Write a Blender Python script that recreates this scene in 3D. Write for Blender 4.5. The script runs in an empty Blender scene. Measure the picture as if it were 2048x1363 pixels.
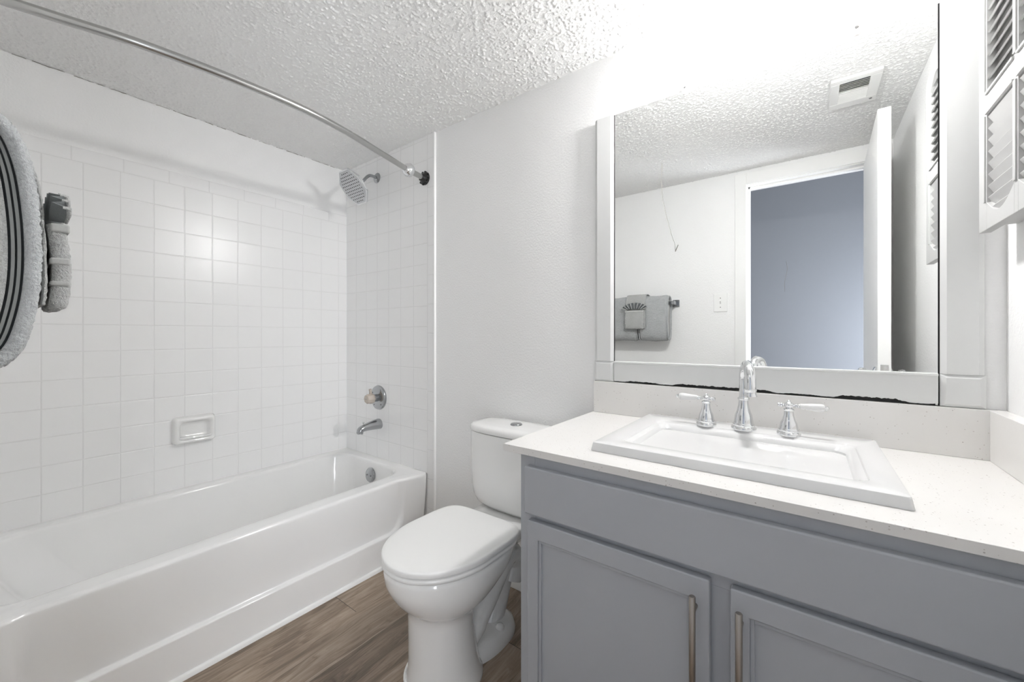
import bpy, bmesh, math, random
import numpy as np
from mathutils import Vector, Matrix
random.seed(7)
PI = math.pi
sc = bpy.context.scene
col = sc.collection
# ------------------------------------------------------------------ camera, world, lights, exposure
cd = bpy.data.cameras.new('camera'); cam = bpy.data.objects.new('camera', cd); col.objects.link(cam)
cam.location = (2.3688, -1.4088, 1.1111)
cam.rotation_euler = (PI/2, 0, 0.6404)
cd.sensor_width = 36.0; cd.lens = 793.6/2048*36.0; cd.shift_y = -12.9/2048
cd.clip_start = 0.01
sc.camera = cam
w = bpy.data.worlds.new('world'); sc.world = w; w.use_nodes = True
w.node_tree.nodes['Background'].inputs[0].default_value = (0.75, 0.83, 1.0, 1)
w.node_tree.nodes['Background'].inputs[1].default_value = 0.3
sc.view_settings.view_transform = 'Standard'; sc.view_settings.look = 'None'
sc.view_settings.gamma = 1.0; sc.view_settings.use_curve_mapping = False
sc.view_settings.exposure = 1.80
sc.cycles.max_bounces = 24; sc.cycles.diffuse_bounces = 16; sc.cycles.glossy_bounces = 8
LAMP = 215.0           # brightness of the bulb over the mirror; its frosted shade glows far less
SHADE = 6.5
HALL_W, HALL_C = 22.0, (0.90, 0.94, 1.0)   # cool fill light added in the hallway, out of view

def area(name, loc, rot, sx, sy, watts, colr):
    l = bpy.data.lights.new(name, 'AREA'); l.shape = 'RECTANGLE'; l.size = sx; l.size_y = sy
    l.energy = watts; l.color = colr
    o = bpy.data.objects.new(name, l); col.objects.link(o); o.location = loc; o.rotation_euler = rot
    return o
area('hall_fill', (3.52, -2.14, 0.85), (PI/2, 0, PI/2), 1.0, 1.5, HALL_W, HALL_C)  # unseen fill light, added to lift the toilet and the end wall

# ------------------------------------------------------------------ material helpers
def nt(name):
    m = bpy.data.materials.new(name); m.use_nodes = True
    t = m.node_tree; return m, t, t.nodes['Principled BSDF']
def N(t, kind, **kw):
    n = t.nodes.new(kind)
    for k, v in kw.items(): setattr(n, k, v)
    return n
def math_(t, op, a, b=None, c=None):
    n = N(t, 'ShaderNodeMath', operation=op)
    for i, x in enumerate((a, b, c)):
        if x is None: continue
        if isinstance(x, (int, float)): n.inputs[i].default_value = x
        else: t.links.new(x, n.inputs[i])
    return n.outputs[0]
def pos(t): return N(t, 'ShaderNodeNewGeometry').outputs['Position']
def sep(t, v):
    n = N(t, 'ShaderNodeSeparateXYZ'); t.links.new(v, n.inputs[0]); return n.outputs
def comb(t, x, y, z):
    n = N(t, 'ShaderNodeCombineXYZ')
    for i, a in enumerate((x, y, z)):
        if isinstance(a, (int, float)): n.inputs[i].default_value = a
        else: t.links.new(a, n.inputs[i])
    return n.outputs[0]
def noise(t, vec, scale, detail=2.0, rough=0.5, out='Fac'):
    n = N(t, 'ShaderNodeTexNoise'); n.inputs['Scale'].default_value = scale
    n.inputs['Detail'].default_value = detail; n.inputs['Roughness'].default_value = rough
    t.links.new(vec, n.inputs['Vector']); return n.outputs[out]
def ramp(t, fac, stops):
    n = N(t, 'ShaderNodeValToRGB'); e = n.color_ramp.elements
    while len(e) < len(stops): e.new(0.5)
    for i, (p, c) in enumerate(stops):
        e[i].position = p; e[i].color = (*c, 1) if len(c) == 3 else c
    t.links.new(fac, n.inputs[0]); return n.outputs[0]
def mixc(t, fac, a, b):
    n = N(t, 'ShaderNodeMix', data_type='RGBA')
    for s, x in ((0, fac), (6, a), (7, b)):
        if isinstance(x, (int, float)): n.inputs[s].default_value = x
        elif isinstance(x, tuple): n.inputs[s].default_value = (*x, 1)
        else: t.links.new(x, n.inputs[s])
    return n.outputs[2]
def bump(t, h, strength, dist, normal=None):
    n = N(t, 'ShaderNodeBump'); n.inputs['Strength'].default_value = strength; n.inputs['Distance'].default_value = dist
    t.links.new(h, n.inputs['Height'])
    if normal is not None: t.links.new(normal, n.inputs['Normal'])
    return n.outputs[0]
def simple(name, c, rough=0.5, metal=0.0, bs=None, coat=0.0, spec=None):
    m, t, b = nt(name)
    b.inputs['Base Color'].default_value = (*c, 1); b.inputs['Roughness'].default_value = rough; b.inputs['Metallic'].default_value = metal
    b.inputs['Coat Weight'].default_value = coat
    if spec is not None: b.inputs['Specular IOR Level'].default_value = spec
    if bs:
        t.links.new(bump(t, noise(t, pos(t), bs[0], bs[3] if len(bs) > 3 else 3), bs[1], bs[2]), b.inputs['Normal'])
    return m
M = {}
M['wall'] = simple('wall_paint', (0.87, 0.87, 0.868), 0.42, bs=(130, 0.30, 0.004, 2))
M['wall_flat'] = simple('wall_paint_smooth', (0.80, 0.80, 0.79), 0.55, bs=(70, 0.15, 0.003))
M['white'] = simple('white_enamel_paint', (0.87, 0.87, 0.86), 0.38, bs=(30, 0.06, 0.002))
M['cabwhite'] = simple('dimmed_white_paint', (0.46, 0.46, 0.455), 0.42, bs=(30, 0.06, 0.002))  # white darkened to stand in for weaker lamp light on the medicine cabinet
M['cream'] = simple('white_trim_paint', (0.87, 0.87, 0.86), 0.4)
M['frame'] = simple('grey_white_paint', (0.70, 0.705, 0.70), 0.42, bs=(24, 0.10, 0.003))
M['porcelain'] = simple('porcelain', (0.83, 0.83, 0.82), 0.10, coat=0.5)
M['sinkwhite'] = simple('sink_ceramic', (0.74, 0.74, 0.74), 0.12, coat=0.2)
M['tub'] = simple('tub_enamel', (0.87, 0.87, 0.865), 0.14, coat=0.4)
M['plastic'] = simple('seat_plastic', (0.85, 0.85, 0.84), 0.28)
M['chrome'] = simple('chrome', (0.78, 0.79, 0.80), 0.07, 1.0)
M['chrome_dull'] = simple('dull_chrome', (0.42, 0.43, 0.44), 0.17, 1.0)
M['rod'] = simple('brushed_rod', (0.50, 0.50, 0.49), 0.24, 1.0)
M['nickel'] = simple('brushed_nickel', (0.40, 0.365, 0.33), 0.34, 1.0)
M['black'] = simple('black_plastic', (0.012, 0.012, 0.012), 0.25)
M['dark'] = simple('dark_gap', (0.02, 0.02, 0.02), 0.7)
M['hole'] = simple('nozzle_rubber', (0.02, 0.02, 0.02), 0.6)
M['steel'] = simple('stainless_face', (0.55, 0.56, 0.57), 0.33, 0.85)
M['cab'] = simple('blue_grey_paint', (0.43, 0.448, 0.48), 0.40, bs=(40, 0.05, 0.002))
M['cab_in'] = simple('cabinet_interior', (0.45, 0.43, 0.40), 0.7)
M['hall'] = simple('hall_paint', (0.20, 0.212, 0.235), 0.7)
M['caulk'] = simple('white_caulk', (0.88, 0.88, 0.87), 0.4)
M['acrylic'] = simple('cloudy_acrylic', (0.74, 0.66, 0.58), 0.12); M['acrylic'].node_tree.nodes['Principled BSDF'].inputs['Transmission Weight'].default_value = 0.45
M['clip'] = simple('clear_clip', (0.9, 0.87, 0.86), 0.15); M['clip'].node_tree.nodes['Principled BSDF'].inputs['Transmission Weight'].default_value = 0.3
M['grille'] = simple('vent_plastic', (0.80, 0.80, 0.79), 0.45)
M['mirror'] = simple('mirror_silver', (0.93, 0.94, 0.935), 0.0, 1.0)
M['scratch'] = simple('hair_line', (0.22, 0.20, 0.17), 0.7)
M['screw'] = simple('screw_metal', (0.25, 0.25, 0.25), 0.4, 1.0)

# popcorn ceiling
m, t, b = nt('popcorn_ceiling'); P = pos(t)
t.links.new(bump(t, noise(t, P, 240, 3), 0.6, 0.003), b.inputs['Normal'])
b.inputs['Base Color'].default_value = (0.84, 0.84, 0.833, 1); b.inputs['Roughness'].default_value = 0.36
M['ceiling'] = m

# square glazed tiles: a grid on the two axes of the wall
PT = 0.1095
def tile_mat(name, ua, u0, up, va, v0, vp, g=0.0016):
    m, t, b = nt(name); P = pos(t); xyz = sep(t, P)
    cu = math_(t, 'DIVIDE', math_(t, 'SUBTRACT', xyz[ua], u0), up)
    cv = math_(t, 'DIVIDE', math_(t, 'SUBTRACT', xyz[va], v0), vp)
    def edge(c, p):
        f = math_(t, 'FRACT', math_(t, 'ADD', c, 100.5))          # 0.5 at the joint
        return math_(t, 'MULTIPLY', math_(t, 'ABSOLUTE', math_(t, 'SUBTRACT', f, 0.5)), p)
    d = math_(t, 'MINIMUM', edge(cu, up), edge(cv, vp))
    n = N(t, 'ShaderNodeMapRange', interpolation_type='SMOOTHSTEP'); n.inputs[1].default_value = g*0.55; n.inputs[2].default_value = g*2.2
    t.links.new(d, n.inputs[0])
    face = n.outputs[0]
    n2 = N(t, 'ShaderNodeMapRange'); n2.inputs[1].default_value = g*0.6; n2.inputs[2].default_value = g*1.1
    t.links.new(d, n2.inputs[0])
    idv = comb(t, math_(t, 'FLOOR', cu), math_(t, 'FLOOR', cv), 3.3)
    wn = N(t, 'ShaderNodeTexWhiteNoise', noise_dimensions='3D'); t.links.new(idv, wn.inputs['Vector'])
    sub = N(t, 'ShaderNodeVectorMath', operation='SUBTRACT'); sub.inputs[1].default_value = (0.5, 0.5, 0.5)
    t.links.new(wn.outputs['Color'], sub.inputs[0])
    scl = N(t, 'ShaderNodeVectorMath', operation='SCALE'); scl.inputs[3].default_value = 0.035
    t.links.new(sub.outputs[0], scl.inputs[0])
    geo = N(t, 'ShaderNodeNewGeometry'); add = N(t, 'ShaderNodeVectorMath', operation='ADD')
    t.links.new(geo.outputs['Normal'], add.inputs[0]); t.links.new(scl.outputs[0], add.inputs[1])
    nrm = N(t, 'ShaderNodeVectorMath', operation='NORMALIZE'); t.links.new(add.outputs[0], nrm.inputs[0])
    hgt = math_(t, 'ADD', face, math_(t, 'MULTIPLY', noise(t, P, 160, 2), 0.05))
    t.links.new(bump(t, hgt, 0.45, 0.0018, nrm.outputs[0]), b.inputs['Normal'])
    t.links.new(mixc(t, n2.outputs[0], (0.79, 0.79, 0.785), (0.87, 0.87, 0.867)), b.inputs['Base Color'])
    b.inputs['Roughness'].default_value = 0.27
    return m
M['tile_left'] = tile_mat('glazed_tile_long_wall', 1, -0.0633, PT, 2, 1.1509, PT)
M['trim_left'] = tile_mat('bullnose_tile_long_wall', 1, -0.582, 0.152, 2, 1.808, 5.0)
M['tile_back'] = tile_mat('glazed_tile_faucet_wall', 0, 0.771, PT, 2, 1.1509, PT)
M['trim_back'] = tile_mat('bullnose_tile_faucet_wall', 2, 0.205, 0.152, 0, 0.7725, 5.0)

# vinyl planks along y
m, t, b = nt('wood_vinyl_planks'); P = pos(t); xyz = sep(t, P)
pw = 0.172; cx_ = math_(t, 'DIVIDE', math_(t, 'SUBTRACT', xyz[0], 0.745), pw); idx = math_(t, 'FLOOR', cx_)
wn = N(t, 'ShaderNodeTexWhiteNoise', noise_dimensions='1D'); t.links.new(idx, wn.inputs['W'])
ly = math_(t, 'DIVIDE', math_(t, 'ADD', math_(t, 'ADD', xyz[1], 0.5065), math_(t, 'MULTIPLY', idx, 0.55)), 1.22)
idy = math_(t, 'FLOOR', ly)
wn2 = N(t, 'ShaderNodeTexWhiteNoise', noise_dimensions='2D'); t.links.new(comb(t, idx, idy, 0), wn2.inputs['Vector'])
off = math_(t, 'MULTIPLY', wn2.outputs['Value'], 17.0)
gv = comb(t, math_(t, 'MULTIPLY', xyz[0], 9.0), math_(t, 'ADD', math_(t, 'MULTIPLY', xyz[1], 1.25), off), math_(t, 'MULTIPLY', idx, 2.7))
warp = noise(t, gv, 1.6, 3, 0.5)
gv2 = comb(t, math_(t, 'ADD', math_(t, 'MULTIPLY', xyz[0], 26.0), math_(t, 'MULTIPLY', warp, 6.0)), math_(t, 'ADD', math_(t, 'MULTIPLY', xyz[1], 1.6), off), idx)
grain = noise(t, gv2, 2.2, 6, 0.62)
fine = noise(t, comb(t, math_(t, 'MULTIPLY', xyz[0], 210.0), math_(t, 'MULTIPLY', xyz[1], 6.0), idx), 1.0, 3)
tone = math_(t, 'ADD', math_(t, 'MULTIPLY', grain, 0.62), math_(t, 'ADD', math_(t, 'MULTIPLY', warp, 0.38), math_(t, 'MULTIPLY', math_(t, 'SUBTRACT', wn2.outputs['Value'], 0.5), 0.14)))
tone = math_(t, 'ADD', tone, math_(t, 'MULTIPLY', math_(t, 'SUBTRACT', fine, 0.5), 0.16))
c = ramp(t, tone, [(0.30, (0.105, 0.077, 0.055)), (0.45, (0.205, 0.153, 0.111)), (0.56, (0.32, 0.247, 0.185)), (0.72, (0.45, 0.365, 0.285))])
def seam(cc, p, wdt):
    f = math_(t, 'FRACT', math_(t, 'ADD', cc, 100.5)); d = math_(t, 'MULTIPLY', math_(t, 'ABSOLUTE', math_(t, 'SUBTRACT', f, 0.5)), p)
    return math_(t, 'LESS_THAN', d, wdt)
sm = math_(t, 'MAXIMUM', math_(t, 'MULTIPLY', seam(cx_, pw, 0.0006), 0.35), seam(ly, 1.22, 0.0009))
c = mixc(t, sm, c, (0.02, 0.015, 0.012))
t.links.new(c, b.inputs['Base Color']); b.inputs['Roughness'].default_value = 0.42
t.links.new(bump(t, fine, 0.12, 0.001), b.inputs['Normal'])
M['floor'] = m

# speckled quartz
m, t, b = nt('speckled_quartz'); P = pos(t)
v = N(t, 'ShaderNodeTexVoronoi'); v.inputs['Scale'].default_value = 300; t.links.new(P, v.inputs['Vector'])
sx = sep(t, v.outputs['Color'])
spk = math_(t, 'MULTIPLY', math_(t, 'GREATER_THAN', sx[0], 0.88), math_(t, 'LESS_THAN', v.outputs['Distance'], math_(t, 'MULTIPLY', sx[1], 0.42)))
dark = mixc(t, sx[2], (0.56, 0.52, 0.48), (0.30, 0.26, 0.24))
base = mixc(t, noise(t, P, 7, 2), (0.755, 0.74, 0.715), (0.785, 0.775, 0.765))
t.links.new(mixc(t, math_(t, 'MULTIPLY', spk, 0.65), base, dark), b.inputs['Base Color']); b.inputs['Roughness'].default_value = 0.22
M['quartz'] = m

# terry cloth
def terry(name, c0, c1, scale=330, dist=0.004):
    m, t, b = nt(name); P = pos(t)
    n1 = noise(t, P, scale, 2, 0.6); n2 = noise(t, P, 24, 2)
    t.links.new(mixc(t, math_(t, 'ADD', math_(t, 'MULTIPLY', n1, 0.7), math_(t, 'MULTIPLY', n2, 0.3)), c0, c1), b.inputs['Base Color'])
    b.inputs['Roughness'].default_value = 0.95; b.inputs['Specular IOR Level'].default_value = 0.1
    b.inputs['Sheen Weight'].default_value = 0.25
    t.links.new(bump(t, n1, 0.9, dist), b.inputs['Normal']); return m
M['terry'] = terry('grey_terry', (0.31, 0.325, 0.33), (0.64, 0.655, 0.66))
M['terry_light'] = terry('light_grey_terry', (0.34, 0.35, 0.345), (0.60, 0.605, 0.595))
M['band'] = simple('woven_band', (0.27, 0.28, 0.275), 0.85, bs=(420, 0.4, 0.001))
M['hem'] = simple('woven_hem', (0.47, 0.475, 0.465), 0.85, bs=(420, 0.4, 0.001))
M['band_dark'] = simple('dark_woven_band', (0.045, 0.05, 0.052), 0.9, bs=(420, 0.4, 0.001))
M['band_mid'] = simple('satin_washcloth_band', (0.20, 0.215, 0.22), 0.7, bs=(420, 0.3, 0.001))

# glowing frosted glass
m = bpy.data.materials.new('lit_frosted_glass'); m.use_nodes = True; t = m.node_tree; t.nodes.clear()
e = N(t, 'ShaderNodeEmission'); e.inputs[0].default_value = (1.0, 0.992, 0.985, 1); e.inputs[1].default_value = SHADE
o = N(t, 'ShaderNodeOutputMaterial'); t.links.new(e.outputs[0], o.inputs[0]); M['lit'] = m
M['bulb'] = m.copy(); M['bulb'].node_tree.nodes['Emission'].inputs[1].default_value = LAMP

# ------------------------------------------------------------------ mesh helpers (world coordinates)
def box(bm, x0, x1, y0, y1, z0, z1):
    vs = [bm.verts.new(p) for p in ((x0, y0, z0), (x1, y0, z0), (x1, y1, z0), (x0, y1, z0), (x0, y0, z1), (x1, y0, z1), (x1, y1, z1), (x0, y1, z1))]
    for f in ((3, 2, 1, 0), (4, 5, 6, 7), (0, 1, 5, 4), (1, 2, 6, 5), (2, 3, 7, 6), (3, 0, 4, 7)): bm.faces.new([vs[i] for i in f])
def loft(bm, rings, cap0=True, cap1=True, closed=True):
    R = [[bm.verts.new(p) for p in r] for r in rings]; n = len(R[0])
    for a, b_ in zip(R, R[1:]):
        for i in range(n if closed else n-1):
            bm.faces.new((a[i], a[(i+1) % n], b_[(i+1) % n], b_[i]))
    if cap0: bm.faces.new(list(reversed(R[0])))
    if cap1: bm.faces.new(R[-1])
def frame_of(d):
    d = Vector(d).normalized(); u = d.cross(Vector((0, 0, 1)))
    if u.length < 1e-3: u = d.cross(Vector((0, 1, 0)))
    u.normalize(); return d, u, u.cross(d).normalized()
def tube(bm, pts, r, n=16, cap=True):
    pts = [Vector(p) for p in pts]; rs = r if isinstance(r, (list, tuple)) else [r]*len(pts); rings = []
    _, u, v = frame_of(pts[1]-pts[0])
    for i, p in enumerate(pts):
        d = (pts[min(i+1, len(pts)-1)]-pts[max(i-1, 0)]).normalized()
        u = (u-d*u.dot(d)).normalized(); v = d.cross(u)
        rings.append([p+(u*math.cos(a)+v*math.sin(a))*rs[i] for a in (2*PI*k/n for k in range(n))])
    loft(bm, rings, cap, cap)
def lathe(bm, base, axis, prof, n=32):
    base = Vector(base); d, u, v = frame_of(axis); rings = []
    for (h, r) in prof:
        rings.append([base+d*h+(u*math.cos(a)+v*math.sin(a))*max(r, 1e-5) for a in (2*PI*k/n for k in range(n))])
    loft(bm, rings)
def holed(bm, axis, ox, ix, a, b_):
    """a plate in one piece with a rectangular opening: outer and inner rectangle corners, extruded a to b_ along the axis"""
    def P3(p, q): return {0: (q, p[0], p[1]), 1: (p[0], q, p[1]), 2: (p[0], p[1], q)}[axis]
    L = {k: [bm.verts.new(P3(p, q)) for p in r] for k, r, q in (('oa', ox, a), ('ia', ix, a), ('ob', ox, b_), ('ib', ix, b_))}
    for i in range(4):
        j = (i+1) % 4
        for f in ((L['oa'][i], L['oa'][j], L['ia'][j], L['ia'][i]), (L['ob'][j], L['ob'][i], L['ib'][i], L['ib'][j]),
                  (L['ob'][i], L['ob'][j], L['oa'][j], L['oa'][i]), (L['ia'][i], L['ia'][j], L['ib'][j], L['ib'][i])): bm.faces.new(f)
def rect4(x0, x1, z0, z1): return [(x0, z0), (x1, z0), (x1, z1), (x0, z1)]
def prism(bm, poly, axis, a, b_):
    def P3(p, q): return {0: (q, p[0], p[1]), 1: (p[0], q, p[1]), 2: (p[0], p[1], q)}[axis]
    loft(bm, [[P3(p, a) for p in poly], [P3(p, b_) for p in poly]])
def smoothpath(pts, k=8):
    P = [Vector(p) for p in pts]; out = []
    for i in range(len(P)-1):
        p0 = P[max(i-1, 0)]; p1 = P[i]; p2 = P[i+1]; p3 = P[min(i+2, len(P)-1)]
        for j in range(k):
            s = j/k; out.append(0.5*((2*p1)+(p2-p0)*s+(2*p0-5*p1+4*p2-p3)*s*s+(3*p1-p0-3*p2+p3)*s**3))
    out.append(P[-1]); return out
def rrect(x0, x1, y0, y1, r, z, side=(24, 12), arc=7, fx=None):
    """rounded rectangle ring; fx(y) replaces x1 on the front side"""
    pts = []
    def line(a, b_, n):
        for i in range(n): pts.append((a[0]+(b_[0]-a[0])*i/n, a[1]+(b_[1]-a[1])*i/n))
    def arc_(cx, cy, a0):
        for i in range(arc): a = a0+PI/2*i/arc; pts.append((cx+r*math.cos(a), cy+r*math.sin(a)))
    line((x1, y0+r), (x1, y1-r), side[0]); arc_(x1-r, y1-r, 0)
    line((x1-r, y1), (x0+r, y1), side[1]); arc_(x0+r, y1-r, PI/2)
    line((x0, y1-r), (x0, y0+r), side[0]); arc_(x0+r, y0+r, PI)
    line((x0+r, y0), (x1-r, y0), side[1]); arc_(x1-r, y0+r, 1.5*PI)
    if fx:
        s = set(range(side[0])); pts = [((p[0]-x1+fx(p[1])) if (i in s or p[0] > x1-r-1e-6) else p[0], p[1]) for i, p in enumerate(pts)]
    return [(p[0], p[1], z) for p in pts]
def new(): return bmesh.new()

ORIG = {}
def link(o, parent):
    col.objects.link(o)
    if parent is not None: o.parent = parent
def obj(name, bm, mt, parent=None, smooth=35, bevel=0.0, seg=2, subsurf=0):
    bmesh.ops.recalc_face_normals(bm, faces=bm.faces[:])
    me = bpy.data.meshes.new(name); bm.to_mesh(me); bm.free()
    o = bpy.data.objects.new(name, me)
    for mm in (mt if isinstance(mt, (list, tuple)) else [mt]): me.materials.append(M[mm])
    if parent is None:
        xs = [v.co for v in me.vertices]
        og = Vector((sum(v.x for v in xs)/len(xs), sum(v.y for v in xs)/len(xs), min(v.z for v in xs)))
        o.location = og
    else: og = ORIG[parent.name]
    ORIG[o.name] = og
    me.transform(Matrix.Translation(-og))
    if smooth:
        me.shade_smooth(); me.set_sharp_from_angle(angle=math.radians(smooth))
    link(o, parent)
    if subsurf:
        md = o.modifiers.new('sub', 'SUBSURF'); md.levels = md.render_levels = subsurf
    if bevel:
        md = o.modifiers.new('bevel', 'BEVEL'); md.width = bevel; md.segments = seg; md.limit_method = 'ANGLE'; md.angle_limit = math.radians(40)
        if smooth: md.harden_normals = True
    return o
def bx(name, dims, mt, parent=None, bevel=0.0, seg=2):
    b_ = new(); box(b_, *dims); return obj(name, b_, mt, parent, 35, bevel, seg)
def tag(o, label=None, cat=None, group=None, kind=None):
    for k, v in (('label', label), ('category', cat), ('group', group), ('kind', kind)):
        if v: o[k] = v
    return o
def thing(name, loc, label, cat, group=None):
    o = bpy.data.objects.new(name, None); o.location = loc; o.empty_display_size = 0.05; col.objects.link(o); ORIG[o.name] = Vector(loc)
    return tag(o, label, cat, group)
def struct(o): o['kind'] = 'structure'; return o

# ------------------------------------------------------------------ room shell
W, D, H = 2.735, 1.511, 2.1545
struct(bx('floor', (0, W, -D, 0, -0.05, 0), 'floor'))
# popcorn texture as real relief: thousands of small flakes stamped on a fine grid
rng = np.random.default_rng(5); gx, gy = 940, 520
Xs = np.linspace(-0.004, W+0.004, gx); Ys = np.linspace(-D-0.004, 0.004, gy); hx_ = Xs[1]-Xs[0]; hy_ = Ys[1]-Ys[0]
Hf = np.zeros((gx, gy))
nf = 34000; fx_ = rng.uniform(0, W, nf); fy_ = rng.uniform(-D, 0, nf); fr0 = rng.uniform(0.0028, 0.0058, nf); fh = fr0*rng.uniform(0.38, 0.78, nf); fe = rng.uniform(0.65, 1.0, nf); fa = rng.uniform(0, PI, nf)
ic = np.round((fx_-Xs[0])/hx_).astype(int); jc = np.round((fy_-Ys[0])/hy_).astype(int)
for di in range(-4, 5):
    for dj in range(-4, 5):
        ii = np.clip(ic+di, 0, gx-1); jj = np.clip(jc+dj, 0, gy-1)
        dx = Xs[ii]-fx_; dy = Ys[jj]-fy_; uu = dx*np.cos(fa)+dy*np.sin(fa); vv = (-dx*np.sin(fa)+dy*np.cos(fa))/fe
        q = 1-(uu*uu+vv*vv)/(fr0*fr0); np.maximum.at(Hf, (ii, jj), fh*np.sqrt(np.maximum(q, 0)))
Hf += rng.uniform(0, 0.0005, (gx, gy))
Hf[np.ix_((Xs > 2.440) & (Xs < 2.612), (Ys > -0.958) & (Ys < -0.691))] = 0.0
co = np.zeros((gx, gy, 3)); co[..., 0] = Xs[:, None]; co[..., 1] = Ys[None, :]; co[..., 2] = H-Hf
me = bpy.data.meshes.new('ceiling'); nv = gx*gy; me.vertices.add(nv); me.vertices.foreach_set('co', co.reshape(-1))
a0 = (np.arange(gx-1)[:, None]*gy+np.arange(gy-1)[None, :]).reshape(-1); quads = np.stack([a0, a0+1, a0+gy+1, a0+gy], 1).reshape(-1); nq = len(a0)
me.loops.add(nq*4); me.loops.foreach_set('vertex_index', quads.astype(np.int32)); me.polygons.add(nq)
me.polygons.foreach_set('loop_start', np.arange(0, nq*4, 4, dtype=np.int32)); me.update(calc_edges=True); me.validate()
me.materials.append(M['ceiling']); me.shade_smooth()
ceil_ = bpy.data.objects.new('ceiling', me); col.objects.link(ceil_); struct(ceil_); ORIG['ceiling'] = Vector((0, 0, 0))
bx('ceiling_slab', (-0.1, W+0.1, -D-0.11, 0.1, H+0.0005, H+0.05), 'wall_flat', ceil_)
wl = struct(bx('wall_left', (-0.1, 0, -D, 0, 0, H), 'wall'))
wb = struct(bx('wall_back', (-0.1, W+0.1, 0, 0.1, 0, H), 'wall'))
struct(bx('wall_right', (W, W+0.1, -D, 0, 0, H), 'wall'))
# tile cladding
bx('tile_field', (0, 0.008, -D, 0, 0.386, 1.808), 'tile_left', wl)
b_ = new(); prism(b_, [(0, 1.808), (0.008, 1.808), (0.008, 1.858), (0.0068, 1.863), (0.004, 1.866), (0, 1.867)], 1, -D, -0.0005)
obj('bullnose_tile', b_, 'trim_left', wl)
bx('tile_field', (0.008, 0.771, -0.008, 0, 0.386, H), 'tile_back', wb)
b_ = new(); prism(b_, [(0.771, 0), (0.771, -0.008), (0.815, -0.008), (0.821, -0.0066), (0.8245, -0.0035), (0.8255, 0)], 2, 0.0, H)
obj('bullnose_tile', b_, 'trim_back', wb)
b_ = new(); prism(b_, [(0.8225, 0), (0.8225, -0.0105), (0.8265, -0.0115), (0.8295, -0.0085), (0.8300, 0)], 2, 0.0, H)
obj('caulk_edge', b_, 'caulk', wb, 60)
b_ = new(); yy = -1.48
while yy < -0.06:
    ln = random.uniform(0.02, 0.10); k = max(3, int(ln/0.012))
    tube(b_, [(0.0012+random.uniform(0, 0.001), yy+ln*i/k, H-0.0016-random.uniform(0, 0.0022)) for i in range(k+1)], [random.uniform(0.0003, 0.0013) for i in range(k+1)], 6); yy += ln+random.uniform(0.002, 0.04)
obj('ceiling_crack', b_, 'scratch', wl, 60)
# wall behind the camera with the doorway
DX0, DX1, DZ = 2.062, 2.660, 2.055
b_ = new(); box(b_, -0.1, DX0-0.02, -D-0.11, -D, 0, H); box(b_, DX1+0.02, W+0.1, -D-0.11, -D, 0, H); box(b_, DX0-0.02, DX1+0.02, -D-0.11, -D, DZ+0.02, H)
struct(obj('wall_front', b_, 'wall'))
b_ = new(); CW = 0.068
for (a0, a1, z0, z1) in ((DX0-CW, DX0-0.004, 0, DZ+0.076), (DX1+0.004, DX1+CW, 0, DZ+0.076), (DX0-0.004, DX1+0.004, DZ+0.004, DZ+0.076)):
    box(b_, a0, a1, -D, -D+0.014, z0, z1)
    
cs = struct(obj('trim_1', b_, 'cream', None, 35, 0.003))
b_ = new()
box(b_, DX0-0.019, DX0, -D-0.11, -D+0.001, 0, DZ); box(b_, DX1, DX1+0.019, -D-0.11, -D+0.001, 0, DZ); box(b_, DX0-0.019, DX1+0.019, -D-0.11, -D+0.001, DZ, DZ+0.019)
box(b_, DX0, DX0+0.011, -D-0.075, -D-0.042, 0, DZ); box(b_, DX1-0.011, DX1, -D-0.075, -D-0.042, 0, DZ); box(b_, DX0, DX1, -D-0.075, -D-0.042, DZ-0.012, DZ)
obj('door_jamb', b_, 'cream', cs, 35, 0.0015)
struct(bx('baseboard_back', (0.832, 1.755, -0.013, 0, 0, 0.083), 'cream', None, 0.004))
struct(bx('baseboard_front', (0.80, DX0-CW-0.001, -D, -D+0.013, 0, 0.083), 'cream', None, 0.004))
struct(bx('baseboard_right', (W-0.013, W, -0.78, -0.56, 0, 0.083), 'cream', None, 0.004))
# hallway seen through the doorway
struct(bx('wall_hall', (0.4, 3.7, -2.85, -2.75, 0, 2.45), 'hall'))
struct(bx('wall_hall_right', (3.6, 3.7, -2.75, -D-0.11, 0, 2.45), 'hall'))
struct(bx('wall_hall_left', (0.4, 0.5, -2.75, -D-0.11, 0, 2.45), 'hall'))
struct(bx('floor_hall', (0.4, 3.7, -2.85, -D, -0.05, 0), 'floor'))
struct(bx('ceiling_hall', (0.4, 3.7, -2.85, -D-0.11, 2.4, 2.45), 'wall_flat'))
# unseen window frame, added round the hallway fill light
b_ = new(); holed(b_, 0, rect4(-2.70, -1.58, 0.04, 1.66), rect4(-2.65, -1.63, 0.09, 1.61), 3.53, 3.6)
struct(obj('fill_frame_1', b_, 'cream', None, 35, 0.003))
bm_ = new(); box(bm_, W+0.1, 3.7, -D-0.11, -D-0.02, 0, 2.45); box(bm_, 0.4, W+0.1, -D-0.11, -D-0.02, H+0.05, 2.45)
struct(obj('wall_hall_near', bm_, 'hall'))
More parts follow.
